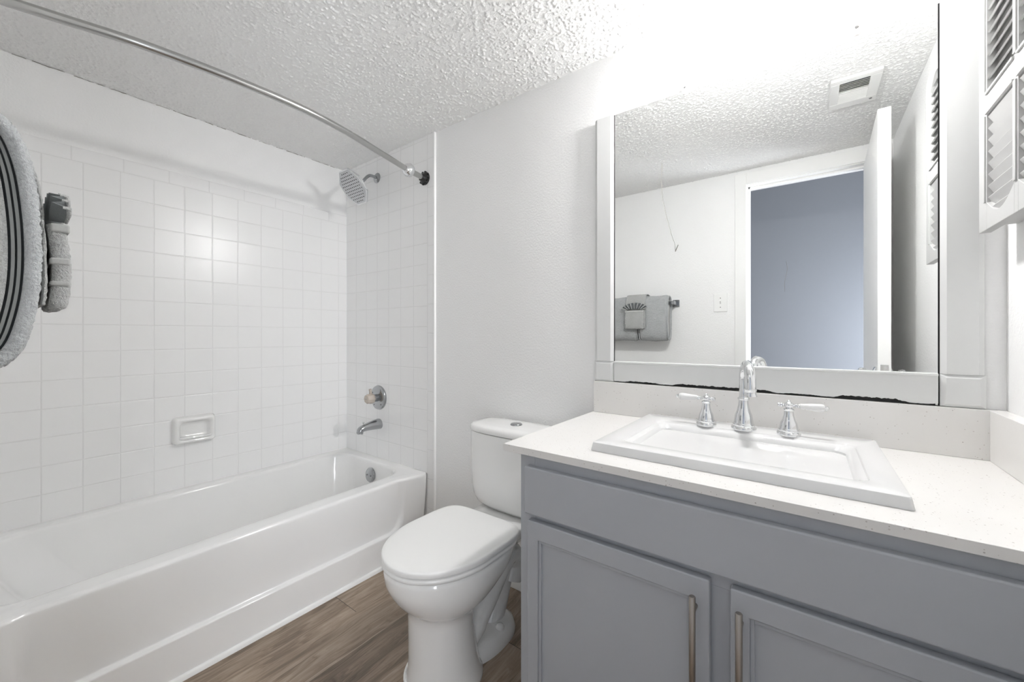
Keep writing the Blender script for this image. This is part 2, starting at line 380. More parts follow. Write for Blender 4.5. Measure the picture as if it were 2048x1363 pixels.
# door leaf, swung open against the right wall
dr = thing('bathroom_door', (2.640, -1.500, 0), 'white flush door standing open along the right wall, seen in the mirror', 'door')
def leafpt(s, q, z):      # s along the leaf from the hinge, q through its thickness
    a = math.radians(1.5); return (2.655-0.016*s/0.7*1.0 - q*math.cos(a)*1.0, -1.497+s, z)
b_ = new()
loft(b_, [[leafpt(0, 0, 0.012), leafpt(0.70, 0, 0.012), leafpt(0.70, 0.041, 0.012), leafpt(0, 0.041, 0.012)], [leafpt(0, 0, 2.032), leafpt(0.70, 0, 2.032), leafpt(0.70, 0.041, 2.032), leafpt(0, 0.041, 2.032)]])
obj('leaf', b_, 'white', dr, 35, 0.0015)
b_ = new(); lp = leafpt(0.70, 0.0205, 0.96); box(b_, lp[0]-0.0125, lp[0]+0.0125, lp[1]-0.001, lp[1]+0.0015, 0.930, 0.988)
obj('latch_plate', b_, 'chrome', dr)
b_ = new(); lp = leafpt(0.64, 0.041, 0.945)
lathe(b_, lp, (-1, 0, 0), [(0, 0.032), (0.004, 0.032), (0.008, 0.026), (0.012, 0.013), (0.028, 0.012), (0.033, 0.022), (0.045, 0.027), (0.055, 0.024), (0.060, 0.012), (0.061, 0.001)])
lp2 = leafpt(0.64, 0, 0.945)
lathe(b_, lp2, (1, 0, 0), [(0, 0.032), (0.004, 0.032), (0.008, 0.026), (0.012, 0.013), (0.024, 0.012), (0.028, 0.022), (0.038, 0.026), (0.046, 0.022), (0.049, 0.001)])
obj('door_knob', b_, 'chrome', dr)
for z in (0.25, 1.05, 1.82):
    b_ = new(); tube(b_, [(2.6575, -1.5055, z-0.045), (2.6575, -1.5055, z+0.045)], 0.0055, 10); obj('hinge', b_, 'chrome_dull', dr)

# ------------------------------------------------------------------ bathtub
def sst(a, b2, x):
    s = min(1, max(0, (x-a)/(b2-a))); return s*s*(3-2*s)
YA, YB = -1.350, -0.150
def tub_x(y, z):
    xo = 0.752+0.022*sst(0.10, 0.38, z)*sst(-0.16, -0.03, y)+0.012*sst(0.10, 0.38, z)*sst(-1.36, -1.45, y)
    zi = min(z, 0.376); xi = 0.7345+0.0065*sst(0.14, 0.37, zi)
    r = 0.075; cy_, hy = (YA+YB)/2, (YB-YA)/2; zc_, hz = 0.142+0.5, 0.5
    qx, qz = abs(y-cy_)-hy+r, abs(zi-zc_)-hz+r
    sd = math.hypot(max(qx, 0), max(qz, 0))+min(max(qx, qz), 0)-r
    sharp = 0.0045+0.018*sst(0.2, 0.36, z)
    mk = 1-sst(-sharp, sharp, sd)
    return xo+(xi-xo)*mk
b_ = new(); rings = []; X0, Y0, Y1 = 0.0085, -D+0.0005, -0.0085; SD = (220, 16)
def ring(x0, x1, y0, y1, r, z, fx=None): rings.append(rrect(x0, x1, y0, y1, r, z, SD, 8, fx))
zs = [0.0, 0.04, 0.08, 0.11, 0.125, 0.132, 0.1360, 0.1385, 0.1403, 0.142, 0.1437, 0.1455, 0.148, 0.152, 0.158, 0.165, 0.18, 0.20, 0.23, 0.26, 0.29, 0.32, 0.345, 0.362, 0.372]
for z in zs: ring(X0, 0.75, Y0, Y1, 0.012, z, lambda y, z=z: tub_x(y, z))
RR = 0.014
for k in range(1, 9):
    a = PI/2*k/8; dz = 0.376+RR*math.sin(a); ins = RR*(1-math.cos(a))
    ring(X0, 0.75, Y0, Y1, 0.012, dz, lambda y, i=ins: tub_x(y, 0.366)-i)
ring(X0+0.012, 0.70, Y0+0.012, Y1-0.012, 0.03, 0.3905, lambda y: tub_x(y, 0.366)-0.045)
# basin
ring(0.054, 0.668, -1.435, -0.062, 0.10, 0.3905)
for k in range(1, 6):
    a = PI/2*k/5; ring(0.054+0.018*math.sin(a), 0.668-0.018*math.sin(a), -1.435+0.02*math.sin(a), -0.062-0.014*math.sin(a), 0.11, 0.3905-0.018*(1-math.cos(a)))
ring(0.082, 0.642, -1.39, -0.082, 0.12, 0.32); ring(0.105, 0.630, -1.33, -0.090, 0.125, 0.22); ring(0.125, 0.612, -1.27, -0.103, 0.13, 0.13)
ring(0.145, 0.595, -1.22, -0.125, 0.13, 0.095); ring(0.18, 0.56, -1.17, -0.16, 0.12, 0.075); ring(0.26, 0.48, -1.0, -0.25, 0.09, 0.068)
loft(b_, rings)
tb = thing('bathtub', (0.38, -0.75, 0), 'white enamel alcove bathtub with recessed apron panel', 'bathtub')
obj('tub_body', b_, 'tub', tb, 50)
b_ = new(); lathe(b_, (0.385, -0.0845, 0.318), (0, -1, 0.12), [(0, 0.040), (0.005, 0.040), (0.010, 0.036), (0.012, 0.030), (0.0125, 0.001)], 36)
ov = obj('overflow_plate', b_, 'chrome_dull', tb)
for dx in (-0.018, 0.018):
    b_ = new(); lathe(b_, (0.385+dx, -0.0968, 0.318), (0, -1, 0.12), [(0, 0.0045), (0.002, 0.004), (0.0022, 0.0005)], 12); obj('screw', b_, 'screw', ov)
b_ = new(); lathe(b_, (0.37, -0.30, 0.0695), (0, 0, 1), [(0, 0.035), (0.003, 0.034), (0.004, 0.02), (0.002, 0.001)]); obj('tub_drain', b_, 'chrome', tb)
# caulk and quarter round along the apron foot
b_ = new(); prism(b_, [(0.7525, 0.0), (0.7525, 0.017), (0.757, 0.0165), (0.762, 0.012), (0.7635, 0.0)], 1, -D, -0.012)
struct(obj('trim_2', b_, 'caulk', None, 60))

# soap dish on the long wall
b_ = new(); y0, y1, z0, z1 = -0.876, -0.714, 0.598, 0.723; 
def srr(x, iy, iz, r, zoff=0.0):
    p = rrect(y0+iy, y1-iy, z0+iz, z1-iz, r, 0, (6, 6), 5); return [(x, q[0], q[1]+zoff) for q in p]
loft(b_, [srr(0.0082, -0.002, -0.002, 0.016), srr(0.016, 0.0, 0.0, 0.015), srr(0.034, 0.003, 0.003, 0.014), srr(0.041, 0.007, 0.007, 0.013), srr(0.043, 0.012, 0.012, 0.012), srr(0.041, 0.018, 0.018, 0.016),
          srr(0.030, 0.024, 0.024, 0.018), srr(0.018, 0.030, 0.030, 0.018), srr(0.015, 0.040, 0.040, 0.012)])
sd = obj('soap_dish', b_, 'porcelain', None, 50); tag(sd, 'white ceramic soap dish on the long tiled wall above the bathtub', 'soap dish')
b_ = new(); tube(b_, smoothpath([(0.018, -0.851, 0.629), (0.044, -0.851, 0.628), (0.048, -0.83, 0.628), (0.048, -0.795, 0.628), (0.048, -0.76, 0.628), (0.044, -0.739, 0.628), (0.018, -0.739, 0.629)], 5), 0.005, 10); obj('soap_rail', b_, 'porcelain', sd, 60)

# ------------------------------------------------------------------ shower fittings
rod = thing('shower_rod', (0.757, -0.75, 1.93), 'curved chrome shower rod bowing out over the bathtub', 'shower rod')
b_ = new(); rp = smoothpath([(0.773, -0.131, 1.93), (0.817, -0.299, 1.93), (0.866, -0.49, 1.93), (0.893, -0.644, 1.93), (0.899, -0.755, 1.93), (0.896, -0.85, 1.93), (0.884, -0.985, 1.93), (0.858, -1.145, 1.93), (0.815, -1.285, 1.93), (0.785, -1.385, 1.93), (0.771, -1.440, 1.93)], 10)
tube(b_, rp, 0.0127, 20); obj('curved_tube', b_, 'rod', rod, 60)
for (ye, yj, xj) in ((-0.008, -0.131, 0.773), (-D, -1.440, 0.771)):
    sg = -1 if ye > -1 else 1
    b_ = new(); tube(b_, [(0.757, ye+sg*0.012, 1.93), (xj, yj, 1.93)], 0.0138, 20); obj('end_sleeve', b_, 'rod', rod, 60)
    b_ = new(); d = Vector((xj-0.757, yj-ye, 0)).normalized(); R = 0.031
    lathe(b_, Vector((xj, yj, 1.93))-d*R, d, [(R*(1-math.cos(PI*k/14)), R*math.sin(PI*k/14)+(0.0025 if k in (5, 7) else 0)) for k in range(15)], 28); obj('swivel_ball', b_, 'chrome', rod, 60)
    b_ = new(); prof = [(0, 0.034), (0.006, 0.034), (0.008, 0.030), (0.014, 0.029), (0.018, 0.024), (0.024, 0.020), (0.030, 0.0175), (0.031, 0.001)]
    lathe(b_, (0.757, ye, 1.93), (0, sg, 0), prof, 28)
    for k in range(10):
        a = 2*PI*k/10; lathe(b_, (0.757+0.031*math.cos(a), ye+sg*0.004, 1.93+0.031*math.sin(a)), (0, sg, 0), [(0, 0.006), (0.008, 0.006), (0.010, 0.004), (0.0102, 0.0005)], 8)
    obj('wall_flange', b_, 'black', rod, 40)

sh = thing('overhead_shower', (0.335, -0.10, 1.95), 'octagonal chrome rain shower head on the tiled faucet wall', 'shower head')
b_ = new(); lathe(b_, (0.335, -0.0082, 2.032), (0, -1, 0), [(0, 0.030), (0.003, 0.030), (0.008, 0.024), (0.012, 0.014), (0.013, 0.008)], 28); obj('escutcheon', b_, 'chrome_dull', sh)
b_ = new(); tube(b_, smoothpath([(0.335, -0.010, 2.032), (0.335, -0.045, 2.034), (0.335, -0.07, 2.024), (0.335, -0.098, 1.990)], 6), 0.0085, 14); obj('shower_arm', b_, 'chrome_dull', sh, 60)
ang = math.radians(52); nrm = Vector((0, -math.sin(ang), -math.cos(ang))); bv = Vector((0, math.cos(ang), -math.sin(ang))); av = Vector((1, 0, 0)); C0 = Vector((0.335, -0.166, 1.930))
def octo(c, r, bev=0.0):
    return [c+(av*math.cos(a)+bv*math.sin(a))*r/math.cos(PI/8) for a in (PI/8+PI/4*k for k in range(8))]
b_ = new(); RO = 0.098
loft(b_, [octo(C0, RO*0.955), octo(C0-nrm*0.0015, RO*0.985), octo(C0-nrm*0.009, RO), octo(C0-nrm*0.013, RO*0.97), octo(C0-nrm*0.024, RO*0.62), octo(C0-nrm*0.036, RO*0.26), octo(C0-nrm*0.05, RO*0.17)])
hb = obj('head_body', b_, 'chrome', sh, 20)
b_ = new(); tube(b_, [C0-nrm*0.048, C0-nrm*0.062, C0-nrm*0.072], [0.017, 0.0175, 0.013], 18); lathe(b_, C0-nrm*0.085, nrm, [(0, 0.002), (0.004, 0.010), (0.012, 0.013), (0.018, 0.010), (0.02, 0.002)], 16)
obj('swivel_nut', b_, 'chrome', sh, 50)
b_ = new(); loft(b_, [octo(C0-nrm*0.001, RO*0.93), octo(C0+nrm*0.0012, RO*0.925)]); fp = obj('spray_face', b_, 'steel', sh, 20)
b_ = new()
for i in range(-5, 6):
    for j in range(-5, 6):
        px, py = i*0.0165+(0.008 if j % 2 else 0), j*0.0155
        if max(abs(px), abs(py)) < 0.082 and abs(px)+abs(py) < 0.118:
            lathe(b_, C0+av*px+bv*py+nrm*0.0013, nrm, [(0, 0.0029), (0.0018, 0.0023), (0.002, 0.0005)], 8)
obj('spray_nozzles', b_, 'hole', hb, 40)

sv = thing('shower_valve', (0.355, -0.01, 0.743), 'round chrome shower valve with cloudy acrylic knob, above the tub spout', 'shower valve')
b_ = new(); lathe(b_, (0.355, -0.0082, 0.743), (0, -1, 0), [(0, 0.070), (0.004, 0.071), (0.010, 0.069), (0.014, 0.062), (0.015, 0.055), (0.0165, 0.03), (0.017, 0.022), (0.04, 0.020), (0.041, 0.001)], 44); obj('valve_plate', b_, 'chrome_dull', sv)
for a in (0.9, 2.6, 4.1, 5.5):
    b_ = new(); lathe(b_, (0.355+0.052*math.cos(a), -0.0232, 0.743+0.052*math.sin(a)), (0, -1, 0), [(0, 0.004), (0.002, 0.0035), (0.0022, 0.0005)], 10); obj('plate_screw', b_, 'screw', sv)
b_ = new(); prf = []
b2 = [(0.040, 0.018), (0.044, 0.026), (0.050, 0.0285), (0.062, 0.0285), (0.068, 0.026), (0.080, 0.026), (0.086, 0.022), (0.088, 0.001)]
d, u, v_ = frame_of((0, -1, 0)); rings = []
for (hh, r) in b2:
    rings.append([Vector((0.355, -0.008, 0.743))+d*hh+(u*math.cos(a)+v_*math.sin(a))*r*(1+0.05*math.cos(8*a)) for a in (2*PI*k/48 for k in range(48))])
loft(b_, rings); kn = obj('valve_knob', b_, 'acrylic', sv, 50)
b_ = new(); tube(b_, [(0.350, -0.062, 0.768), (0.350, -0.064, 0.785), (0.350, -0.066, 0.797)], [0.009, 0.007, 0.008], 12); obj('knob_tab', b_, 'acrylic', kn, 60)
b_ = new(); lathe(b_, (0.355, -0.0963, 0.743), (0, -1, 0), [(0, 0.004), (0.0012, 0.0035), (0.0014, 0.0005)], 12); obj('knob_screw', b_, 'screw', kn)

b_ = new(); d0 = [(0.355, -0.0082, 0.586, 0.033, 0.033), (0.355, -0.02, 0.587, 0.033, 0.033), (0.355, -0.05, 0.586, 0.029, 0.029), (0.355, -0.085, 0.584, 0.024, 0.025), (0.355, -0.115, 0.580, 0.021, 0.021), (0.355, -0.132, 0.575, 0.020, 0.020), (0.355, -0.142, 0.569, 0.018, 0.018), (0.355, -0.146, 0.562, 0.013, 0.012)]
loft(b_, [[(x+rx*math.cos(a), y, z+rz*math.sin(a)*(0.82 if math.sin(a) < 0 else 1)) for a in (2*PI*k/28 for k in range(28))] for (x, y, z, rx, rz) in d0])
sp = obj('tub_spout', b_, 'chrome_dull', None, 50); tag(sp, 'chrome tub spout on the tiled wall below the shower valve', 'tub spout')
b_ = new(); tube(b_, [(0.355, -0.128, 0.565), (0.355, -0.130, 0.552)], [0.014, 0.0135], 16); obj('spout_outlet', b_, 'chrome_dull', sp, 50)
b_ = new(); lathe(b_, (0.355, -0.112, 0.6005), (0, -0.1, 1), [(0, 0.004), (0.008, 0.004), (0.010, 0.0075), (0.015, 0.0075), (0.017, 0.002)], 14); obj('diverter_pin', b_, 'chrome', sp, 50)

# ------------------------------------------------------------------ toilet
TX = 1.407
toi = thing('toilet', (TX, -0.4, 0), 'white two-piece toilet with closed lid between bathtub and vanity', 'toilet')
def egg(yb, yf, hw, z, cxx=TX, n=48, pb=2.6, pf=2.05, wide=0.46):
    """plan outline: back end squarish, front end elliptic"""
    ym = yb+(yf-yb)*wide; pts = []
    for k in range(n):
        a = 2*PI*k/n; c_, s_ = math.cos(a), math.sin(a)
        p = pb if s_ > 0 else pf
        x = hw*math.copysign(abs(c_)**(2/p), c_); y = (yb-ym)*abs(s_)**(2/p) if s_ > 0 else (yf-ym)*abs(s_)**(2/p)
        pts.append((cxx+x, ym+y, z))
    return pts
b_ = new()
# pedestal and bowl
loft(b_, [egg(-0.375, -0.612, 0.126, 0.0, pb=2.3, wide=.5), egg(-0.375, -0.612, 0.126, 0.012, pb=2.3, wide=.5), egg(-0.385, -0.606, 0.118, 0.03, pb=2.3, wide=.5), egg(-0.395, -0.606, 0.112, 0.08, pb=2.3, wide=.5), egg(-0.405, -0.607, 0.108, 0.15, pb=2.3, wide=.5), egg(-0.412, -0.608, 0.107, 0.215, pb=2.3, wide=.5), egg(-0.412, -0.609, 0.109, 0.243, pb=2.3, wide=.5),
          egg(-0.405, -0.616, 0.119, 0.253, wide=.5), egg(-0.385, -0.632, 0.136, 0.266, wide=.5), egg(-0.36, -0.650, 0.152, 0.285, wide=.48), egg(-0.33, -0.666, 0.165, 0.308, wide=.48), egg(-0.295, -0.680, 0.175, 0.333, wide=.47), egg(-0.265, -0.689, 0.180, 0.355), egg(-0.245, -0.693, 0.182, 0.385), egg(-0.24, -0.692, 0.181, 0.398), egg(-0.245, -0.686, 0.176, 0.403)])
# rear deck under the tank
def dk(hw, yb, yf, z, r): return [(p[0], p[1], z) for p in rrect(TX-hw, TX+hw, yf, yb, r, 0, (8, 8), 6)]
loft(b_, [dk(0.085, -0.06, -0.33, 0.325, 0.03), dk(0.104, -0.045, -0.33, 0.352, 0.03), dk(0.123, -0.03, -0.34, 0.382, 0.03), dk(0.127, -0.025, -0.34, 0.400, 0.03), dk(0.122, -0.03, -0.335, 0.407, 0.028)])
# foot flange behind the pedestal
loft(b_, [egg(-0.165, -0.47, 0.098, 0.0), egg(-0.165, -0.47, 0.099, 0.012), egg(-0.168, -0.47, 0.096, 0.022), egg(-0.175, -0.46, 0.090, 0.040), egg(-0.19, -0.46, 0.078, 0.050), egg(-0.20, -0.46, 0.055, 0.056)])
bowl = obj('bowl', b_, 'porcelain', toi, 60)
# trapway: S-shaped bulge on both flanks
b_ = new()
for s in (-1, 1):
    tube(b_, smoothpath([(TX+s*0.035, -0.44, 0.085), (TX+s*0.040, -0.385, 0.12), (TX+s*0.042, -0.325, 0.175), (TX+s*0.042, -0.265, 0.235), (TX+s*0.040, -0.215, 0.268), (TX+s*0.036, -0.175, 0.262), (TX+s*0.032, -0.150, 0.22), (TX+s*0.030, -0.17, 0.16)], 6), [0.044]*7+[0.040]*24+[0.044]*12, 18)
tube(b_, smoothpath([(TX, -0.19, 0.36), (TX, -0.18, 0.26), (TX, -0.21, 0.14), (TX, -0.26, 0.03)], 6), 0.050, 18)
obj('trapway', b_, 'porcelain', toi, 60)
for s in (-1, 1):
    b_ = new(); lathe(b_, (TX+s*0.066, -0.282, 0.040), (s*0.12, 0, 1), [(0, 0.0165), (0.014, 0.016), (0.021, 0.012), (0.0245, 0.006), (0.025, 0.0005)], 20); obj('bolt_cap', b_, 'porcelain', toi, 60)
# seat ring and lid
def lid(yb, yf, hw, z): return egg(yb, yf, hw, z, TX, 120, 5.5, 2.04, 0.46)
b_ = new(); loft(b_, [lid(-0.285, -0.695, 0.178, 0.4045), lid(-0.284, -0.698, 0.181, 0.408), lid(-0.284, -0.698, 0.181, 0.416), lid(-0.285, -0.694, 0.177, 0.419)]); obj('seat', b_, 'plastic', toi, 60)
b_ = new(); loft(b_, [lid(-0.276, -0.693, 0.177, 0.4225), lid(-0.272, -0.699, 0.1815, 0.4245), lid(-0.271, -0.700, 0.182, 0.4300), lid(-0.271, -0.700, 0.182, 0.4360), lid(-0.2725, -0.6985, 0.1807, 0.4392), lid(-0.275, -0.695, 0.178, 0.4408), lid(-0.285, -0.683, 0.168, 0.4418), lid(-0.33, -0.62, 0.11, 0.4425)]); obj('lid', b_, 'plastic', toi, 60)
for s in (-1, 1):
    b_ = new(); box(b_, TX+s*0.077-0.017, TX+s*0.077+0.017, -0.278, -0.252, 0.404, 0.4205); obj('hinge', b_, 'plastic', toi, 35, 0.005, 3)
# tank
TKX = 1.422
def tk(hw, yb, yf, z, p=3.2):
    pts = []; n = 120
    for k in range(n):
        a = 2*PI*k/n; c_, s_ = math.cos(a), math.sin(a); ym = -0.095
        q = 3.6 if s_ > 0 else p
        pts.append((TKX+hw*math.copysign(abs(c_)**(2/q), c_), ym+((yb-ym) if s_ > 0 else (ym-yf))*math.copysign(abs(s_)**(2/q), s_), z))
    return pts
b_ = new(); loft(b_, [tk(0.150, -0.045, -0.160, 0.409), tk(0.172, -0.030, -0.182, 0.414), tk(0.190, -0.024, -0.192, 0.428), tk(0.203, -0.022, -0.198, 0.450), tk(0.210, -0.02, -0.202, 0.49), tk(0.2125, -0.02, -0.205, 0.56), tk(0.214, -0.02, -0.207, 0.66), tk(0.214, -0.02, -0.207, 0.713)]); obj('tank', b_, 'porcelain', toi, 60)
b_ = new(); loft(b_, [tk(0.205, -0.022, -0.202, 0.7135), tk(0.216, -0.017, -0.211, 0.717), tk(0.2165, -0.017, -0.2115, 0.726), tk(0.213, -0.018, -0.208, 0.736), tk(0.204, -0.022, -0.200, 0.742), tk(0.17, -0.04, -0.175, 0.7455), tk(0.08, -0.07, -0.13, 0.7465)]); tl = obj('tank_lid', b_, 'porcelain', toi, 60)
b_ = new(); lathe(b_, (TKX+0.002, -0.112, 0.7455), (0, 0, 1), [(0, 0.024), (0.004, 0.024), (0.007, 0.021), (0.008, 0.016), (0.0082, 0.0005)], 30); obj('flush_button', b_, 'chrome_dull', tl, 50)
# bead of sealant round the foot
b_ = new()
tube(b_, [(p[0], p[1], 0.003) for p in egg(-0.375, -0.614, 0.128, 0, pb=2.3, wide=.5)[24:] + egg(-0.375, -0.614, 0.128, 0, pb=2.3, wide=.5)[:1]], 0.005, 8); obj('foot_sealant', b_, 'caulk', toi, 60)

# ------------------------------------------------------------------ vanity
van = thing('vanity_cabinet', (2.24, -0.28, 0), 'blue-grey painted vanity cabinet with false drawer front and two doors', 'cabinet')
CL, CR, CF, CT = 1.757, W-0.001, -0.548, 0.8005
b_ = new(); box(b_, CL, CL+0.016, CF+0.018, -0.001, 0.0, CT); box(b_, CR-0.016, CR, CF+0.018, -0.001, 0.0, CT)
box(b_, CL+0.016, CR-0.016, CF+0.018, -0.001, 0.095, 0.111); box(b_, CL+0.016, CR-0.016, -0.008, -0.001, 0.111, CT); box(b_, CL+0.016, CR-0.016, CF+0.07, CF+0.085, 0.0, 0.095)
obj('carcass', b_, 'cab', van)
b_ = new()
for (x0, x1, z0, z1) in ((CL, CL+0.045, 0.095, CT), (CR-0.045, CR, 0.095, CT), (2.205, 2.265, 0.125, 0.62), (CL+0.045, CR-0.045, 0.765, CT), (CL+0.045, CR-0.045, 0.62, 0.668), (CL+0.045, CR-0.045, 0.095, 0.125)):
    box(b_, x0, x1, CF, CF+0.018, z0, z1)
obj('face_frame', b_, 'cab', van, 35, 0.0008)
bx('drawer_front', (1.781, 2.697, CF-0.020, CF, 0.651, 0.772), 'cab', van, 0.004, 3)
def cab_door(x0, x1, hx, side):
    z0, z1, st = 0.118, 0.636, 0.026
    yf = CF-0.020; fw = 0.032
    b_ = new(); yb = CF-0.0005
    holed(b_, 1, rect4(x0, x1, z0, z1), rect4(x0+fw, x1-fw, z0+0.045, z1-0.045), yf, yb)
    d = obj('cabinet_door', b_, 'cab', van, 35, 0.003, 2)
    b_ = new(); box(b_, x0+fw-0.004, x1-fw+0.004, yf+0.010, yb-0.001, z0+0.04, z1-0.04)
    # step moulding round the panel
    for (a0, a1, c0, c1) in ((x0+fw, x0+fw+0.007, z0+0.045, z1-0.045), (x1-fw-0.007, x1-fw, z0+0.045, z1-0.045), (x0+fw+0.007, x1-fw-0.007, z0+0.045, z0+0.052), (x0+fw+0.007, x1-fw-0.007, z1-0.052, z1-0.045)):
        box(b_, a0, a1, yf+0.0045, yf+0.011, c0, c1)
    obj('door_panel', b_, 'cab', d, 35, 0.001)
    b_ = new(); tube(b_, [(hx, yf-0.028, 0.612), (hx, yf-0.028, 0.611), (hx, yf-0.028, 0.360), (hx, yf-0.028, 0.359)], [0.0052, 0.006, 0.006, 0.0052], 20)
    for z in (0.580, 0.392): tube(b_, [(hx, yf-0.028, z), (hx, yf+0.001, z)], 0.0045, 12)
    obj('bar_handle', b_, 'nickel', d, 50)
cab_door(1.791, 2.217, 2.192, 1)
cab_door(2.252, 2.690, 2.270, -1)

b_ = new(); TL, TR, TF, TB, ZT, ZB = 1.714, W-0.0005, -0.570, -0.0005, 0.8198, 0.8012
holed(b_, 2, [(TL, TF), (TR, TF), (TR, TB), (TL, TB)], [(1.985, -0.445), (2.468, -0.445), (2.468, -0.115), (1.985, -0.115)], ZB, ZT)
tag(obj('countertop', b_, 'quartz', None, 35, 0.0012), 'white speckled quartz countertop on the blue-grey vanity', 'countertop')
tag(bx('backsplash', (1.719, W-0.0005, -0.0195, -0.0005, ZT+0.0002, 0.9365), 'quartz', None, 0.001), 'speckled quartz backsplash strip below the mirror', 'backsplash')
tag(bx('side_splash', (W-0.030, W-0.0005, -0.568, -0.0198, ZT+0.0002, 0.9365), 'quartz', None, 0.001), 'quartz side splash along the right wall at the counter end', 'backsplash')

# sink
sk = thing('drop_in_sink', (2.22, -0.26, 0.82), 'white rectangular drop-in ceramic sink with a stepped basin', 'sink')
b_ = new(); R = lambda x0, x1, y0, y1, r, z: rrect(x0, x1, y0, y1, r, z, (14, 14), 7)
loft(b_, [R(1.930, 2.512, -0.489, -0.033, 0.006, 0.8201), R(1.9335, 2.5085, -0.4865, -0.0355, 0.006, 0.8385), R(1.9345, 2.5075, -0.4855, -0.0365, 0.007, 0.8405), R(1.937, 2.505, -0.483, -0.039, 0.008, 0.8415),
          R(1.988, 2.464, -0.438, -0.126, 0.02, 0.8415), R(1.990, 2.462, -0.436, -0.128, 0.022, 0.8408), R(1.9925, 2.4595, -0.4335, -0.1305, 0.022, 0.8378), R(1.997, 2.455, -0.429, -0.135, 0.024, 0.8360), R(2.004, 2.449, -0.423, -0.141, 0.026, 0.833), R(2.010, 2.443, -0.417, -0.147, 0.028, 0.825), R(2.013, 2.440, -0.413, -0.150, 0.028, 0.806),
          R(2.016, 2.437, -0.410, -0.153, 0.028, 0.801), R(2.019, 2.434, -0.407, -0.157, 0.028, 0.799), R(2.034, 2.419, -0.392, -0.173, 0.024, 0.7975), R(2.0365, 2.4165, -0.390, -0.1755, 0.024, 0.795), R(2.042, 2.411, -0.388, -0.180, 0.03, 0.735), R(2.056, 2.397, -0.375, -0.194, 0.035, 0.712), R(2.09, 2.36, -0.345, -0.225, 0.04, 0.704), R(2.19, 2.25, -0.30, -0.265, 0.015, 0.700)])
obj('basin', b_, 'sinkwhite', sk, 28)
b_ = new(); lathe(b_, (2.22, -0.282, 0.7015), (0, 0, 1), [(0, 0.024), (0.002, 0.023), (0.003, 0.017), (0.0045, 0.012), (0.005, 0.0005)], 24); obj('drain', b_, 'chrome', sk, 50)
# faucet
ZS = 0.8415
def bell(bm, x, y, k, hgt):
    lathe(bm, (x, y, ZS), (0, 0, 1), [(0, 0.0305*k), (0.004, 0.0312*k), (0.008, 0.030*k), (0.011, 0.0265*k), (0.013, 0.027*k), (0.0165, 0.0268*k), (0.0185, 0.0245*k), (0.021, 0.0243*k), (0.032*hgt+0.004, 0.0215*k), (0.045*hgt, 0.0170*k), (0.058*hgt, 0.0135*k), (0.070*hgt, 0.0122*k), (0.0715*hgt, 0.0142*k), (0.0745*hgt, 0.0148*k), (0.077*hgt, 0.0125*k), (0.078*hgt, 0.009*k)], 40)
fs = thing('faucet_spout', (2.222, -0.106, ZS), 'tall chrome gooseneck faucet spout in the middle of the sink rim', 'faucet', 'chrome widespread faucet set')
b_ = new(); bell(b_, 2.222, -0.106, 1.02, 1.18); obj('spout_base', b_, 'chrome', fs, 50)
b_ = new(); dirv = Vector((0.026, -0.092, 0)).normalized(); c0 = Vector((2.222, -0.106, 0)); pts = [c0+Vector((0, 0, z)) for z in (0.930, 0.95, 0.975)]
rad = 0.047
for k in range(0, 15):
    a = PI-PI*k/14*1.02; pts.append(c0+dirv*(rad+rad*math.cos(a))+Vector((0, 0, 0.984+rad*0.95*math.sin(a))))
pts.append(c0+dirv*(rad*2+0.0)+Vector((0, 0, 0.965)))
tube(b_, pts, [0.0115]*6+[0.0115+0.0002*i for i in range(len(pts)-6)], 20)
obj('gooseneck', b_, 'chrome', fs, 60)
b_ = new(); lathe(b_, c0+dirv*(rad*2)+Vector((0, 0, 0.969)), (0, 0, -1), [(0, 0.0125), (0.002, 0.0150), (0.005, 0.0150), (0.007, 0.0135), (0.014, 0.0140), (0.018, 0.0160), (0.020, 0.0160), (0.0205, 0.011), (0.0185, 0.0005)], 28); obj('aerator', b_, 'chrome', fs, 50)
def handle(x, y, s, label):
    f = thing('sink_tap', (x, y, ZS), label, 'tap', 'chrome widespread faucet set')
    b_ = new(); bell(b_, x, y, 0.88, 0.92); obj('handle_base', b_, 'chrome', f, 50)
    zc = ZS+0.0785; b_ = new()
    tube(b_, [(x, y, zc-0.010), (x, y, zc-0.003)], [0.0075, 0.0075], 18)
    lathe(b_, (x, y, zc-0.006), (0, 0, 1), [(0, 0.007), (0.003, 0.0108), (0.008, 0.0118), (0.012, 0.0105), (0.015, 0.0060), (0.0165, 0.0035), (0.019, 0.0032), (0.022, 0.0005)], 24)
    for q in (-1, 1):
        lathe(b_, (x+q*0.009, y, zc+0.001), (q, 0, 0), [(0, 0.0035), (0.004, 0.0032), (0.006, 0.0058), (0.008, 0.0058), (0.0095, 0.0036), (0.012, 0.0055), (0.0145, 0.0055), (0.016, 0.0025), (0.0165, 0.0005)], 16)
    h_ = obj('handle_hub', b_, 'chrome', f, 50)
    b_ = new(); lathe(b_, (x+s*0.024, y, zc+0.001), (s, 0, 0.0), [(0, 0.0058), (0.002, 0.0070), (0.02, 0.0086), (0.036, 0.0104), (0.044, 0.0108), (0.050, 0.0096), (0.053, 0.007), (0.0535, 0.003)], 24); obj('lever', b_, 'sinkwhite', f, 60)
    b_ = new(); lathe(b_, (x+s*0.0765, y, zc+0.001), (s, 0, 0), [(0, 0.0066), (0.004, 0.0058), (0.007, 0.0040), (0.009, 0.0015), (0.0092, 0.0003)], 16); obj('lever_tip', b_, 'chrome', f, 60)
handle(2.126, -0.113, -1, 'chrome tap with white lever pointing left, toward the toilet side')
handle(2.328, -0.108, 1, 'chrome tap with white lever pointing right, toward the side splash')

